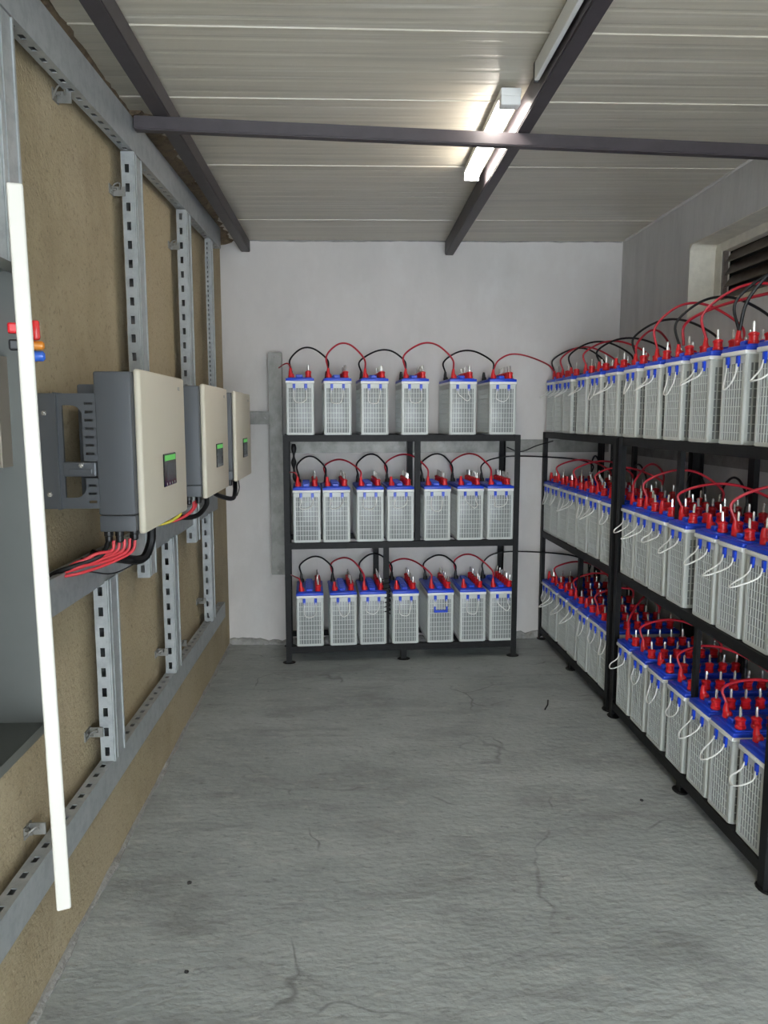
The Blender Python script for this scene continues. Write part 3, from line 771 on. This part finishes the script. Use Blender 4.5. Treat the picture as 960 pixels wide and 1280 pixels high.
near_edges = {
    2: [3.79, 3.524, 3.294, 3.046, 2.788, 2.538],
    1: [3.762, 3.578, 3.392, 3.185, 2.928, 2.735, 2.545],
    0: [3.737, 3.54, 3.335, 3.118, 2.912, 2.724, 2.507]}
for key, edges_, nm, loc, rz in (('far', far_edges, 'far right rack', RA_LOC, RA), ('near', near_edges, 'near right rack', RBn_LOC, RBn)):
    for s, es in edges_.items():
        rows[(key, s)] = []
        for i, Y in enumerate(es):
            yc = Y - BW / 2
            lx = (loc[1] - yc) / math.cos(rz + math.pi / 2)
            ox, oy = rot2(lx, .013 + rng.uniform(-.003, .003), rz)
            lab = 'grey battery with blue lid, %s from the back, %s shelf, %s' % (ORD[i], SHN[s], nm)
            rows[(key, s)].append(battery((loc[0] + ox, loc[1] + oy, ZR[s]), rz + rng.uniform(-.006, .006), lab, 'batteries on the %s shelf of the %s' % (SHN[s], nm), 6 + rng.randrange(6) if rng.random() < .7 else rng.randrange(6)))

# ------------------------------------------------------------------ link cables
TOPB = PZ + .052
def term(r, which, off=(0, 0, 0)):
    p = TF if which == 'F' else TB
    dx, dy = (-.003, -.004) if which == 'F' else (-.002, 0)
    return wpt(r, (p[0] + dx + off[0], p[1] + dy + off[1], TOPB + off[2]))
def loop(p, q, h, m, label, group, skew=0.0, rad=.0056, bulge=Vector((0, 0, 0))):
    d = q - p
    pts = [p, p + Vector((0, 0, h * .52)) - d * .04 + bulge * .5, p + d * (.28 + skew) + Vector((0, 0, h * .95)) + bulge, p + d * (.62 + skew) + Vector((0, 0, h * .92)) + bulge,
           q + Vector((0, 0, h * .42)) - d * .03 + bulge * .4, q]
    return cable('link_cable', pts, rad, m, label, group, per=7)
NAMES = {'back': 'back rack', 'far': 'far right rack', 'near': 'near right rack'}
for (key, s), bs in rows.items():
    grp = 'link cables on the %s shelf of the %s' % (SHN[s], NAMES[key])
    hmax = {2: .155, 1: .13, 0: .13}[s]
    for i in range(len(bs) - 1):
        black = (i % 2 == 0)
        p = term(bs[i], 'B'); q = term(bs[i + 1], 'B' if black else 'F')
        if s == 2 and key == 'back': p = term(bs[i], 'B' if black else 'F'); q = term(bs[i + 1], 'F' if not black else 'F')
        if key != 'back':
            p = term(bs[i], 'F' if (s == 2 or not black) else 'B'); q = term(bs[i + 1], 'B')
        h = hmax * rng.uniform(.82, 1.12) * (1.0 if key != 'near' or s != 2 else 1.1)
        if key == 'near' and s == 2: h = (.16, .20, .19, .20, .22)[i]
        if s < 2: h = min(h, .15)
        lab = '%s cable looping between %s and %s batteries, %s shelf, %s' % ('black' if black else 'red', ORD[i], ORD[i + 1], SHN[s], NAMES[key])
        same = (p - q).length
        loop(p, q, h, 'black_cable' if black else 'red_cable', lab, grp, rng.uniform(-.05, .06))
# links between the racks
b6 = rows[('back', 2)][-1]; r1 = rows[('far', 2)][0]
p = term(b6, 'F'); q = term(r1, 'F')
cable('link_cable', [p, p + Vector((.03, 0, .06)), p + Vector((.12, .05, .105)), p + Vector((.25, .14, .10)), q + Vector((-.05, 0, .05)), q], .0052, 'red_cable', 'red cable from top shelf of back rack to far right rack', 'cables joining the racks')
for s, hh, nm in ((1, .10, 'middle'), (0, .12, 'bottom')):
    b7 = rows[('back', s)][-1]; r1 = rows[('far', s)][0]
    p = term(b7, 'B'); q = term(r1, 'B')
    cable('link_cable', [p, p + Vector((0, 0, .055)), p + Vector((.07, -.02, hh)), p + Vector((.24, -.04, hh + .02)), q + Vector((-.15, 0, hh)), q + Vector((0, 0, .06)), q], .0052, 'black_cable', 'black cable from %s shelf of back rack to far right rack' % nm, 'cables joining the racks')
bA = rows[('back', 1)][-1]; p = term(bA, 'B', (0, -.05, 0))
cable('link_cable', [p + Vector((.16, .02, .18)), p + Vector((.25, .0, .15)), p + Vector((.36, .0, .19)), p + Vector((.48, .04, .22))], .004, 'black_cable', 'thin black cable sagging from back rack to the right corner', 'cables joining the racks')
for s in (2, 1, 0):
    a, b2 = rows[('far', s)][-1], rows[('near', s)][0]
    p = term(a, 'B'); q = term(b2, 'F')
    loop(p, q, .14, 'red_cable', 'red cable bridging the two right racks on the %s shelf' % SHN[s], 'cables bridging the right racks')
for s in (2, 1, 0):
    a = rows[('near', s)][-1]; p = term(a, 'B' if s < 2 else 'F')
    h = .17 if s == 2 else .13
    cable('link_cable', [p, p + Vector((.01, .0, h * .5)), p + Vector((.03, -.10, h)), p + Vector((.05, -.26, h * 1.05)), p + Vector((.05, -.40, h * .6))], .006, 'black_cable', 'black cable leaving nearest right battery on the %s shelf' % SHN[s], 'cables leaving the right rack')
a = rows[('near', 2)][-4]; p = term(a, 'F', (0, .02, 0))
cable('link_cable', [p, p + Vector((.0, -.01, .09)), p + Vector((.06, -.16, .14)), p + Vector((.12, -.45, .15)), p + Vector((.14, -.75, .14))], .006, 'red_cable', 'long red cable arching over nearest top right batteries', 'cables leaving the right rack')
a = rows[('near', 2)][-2]; p = term(a, 'F')
cable('link_cable', [p, p + Vector((.02, -.02, .12)), p + Vector((.10, -.10, .24)), p + Vector((.18, -.30, .32)), p + Vector((.22, -.50, .34))], .0065, 'black_cable', 'thick black cable rising past the louvred window', 'cables leaving the right rack')
# red leads at the left end of each back shelf
for s in (2, 1, 0):
    a = rows[('back', s)][0]; p = term(a, 'F')
    cable('lead_cable', [p, p + Vector((-.012, 0, .03)), p + Vector((-.03, .02, .035)), p + Vector((-.06, .10, .03)), p + Vector((-.09, .20, .02))], .0042, 'red_cable', 'short red lead leaving first battery, %s shelf of back rack' % SHN[s], 'leads at the left end of the back rack')
# black sleeve of cables beside the left post and cable wound round the middle post
cable('cable_bundle', [(-.352, 4.83, 1.40), (-.350, 4.82, 1.33), (-.352, 4.82, 1.27), (-.345, 4.83, 1.19), (-.32, 4.87, 1.14)], [.017] * 29, 'black_cable', 'thick black cable bundle hanging by the left post of back rack', None) if False else None
sl = MB().tube(spline([(0, 0, .28), (.002, -.01, .21), (0, -.01, .15), (.005, 0, .08), (.02, .02, .02)], 5), [.012 + .006 * math.sin(i * .9) for i in range(21)], 10)
o = sl.build('cable_bundle', 'black_cable', None, True); o.location = (-.352, 4.80, 1.115); tag(o, 'thick black cable bundle hanging by left post of back rack', 'cable')
pts = []
for i in range(70):
    a = i * .75; pts.append((.026 * math.cos(a), .022 * math.sin(a), i * .0036))
o = MB().tube(pts, .004, 5).build('wound_cable', 'black_cable', None, True); o.location = (.230, 4.79, .30); tag(o, 'thin black cable wound round the lower middle post of back rack', 'cable')

# ------------------------------------------------------------------ small debris on the floor
o = MB().tube([(0, 0, .004), (.03, .06, .005), (.05, .13, .004)], .004, 6).build('wire_scrap', 'black_cable'); o.location = (1.04, 3.88, 0); tag(o, 'short scrap of black wire on the floor by right racks', 'wire scrap')
def pebble(x, y, s, label):
    b = MB(); rr = random.Random(int(x * 1000))
    vs = []
    bm = bmesh.new(); bmesh.ops.create_icosphere(bm, subdivisions=1, radius=s)
    for v in bm.verts: v.co *= rr.uniform(.7, 1.15); v.co.z = max(v.co.z * .55, -s * .2) + s * .2
    bm.verts.index_update()
    b.add([v.co[:] for v in bm.verts], [[v.index for v in f.verts] for f in bm.faces]); bm.free()
    o = b.build('pebble', 'stone_dark'); o.location = (x, y, 0); tag(o, label, 'pebble', 'dark crumbs on the floor')
pebble(-.55, 2.42, .011, 'dark crumb on the floor left of centre')
pebble(-.47, 2.00, .008, 'dark crumb on the floor nearest the viewer at left')
pebble(1.19, 2.90, .009, 'dark crumb on the floor beside a rack foot')
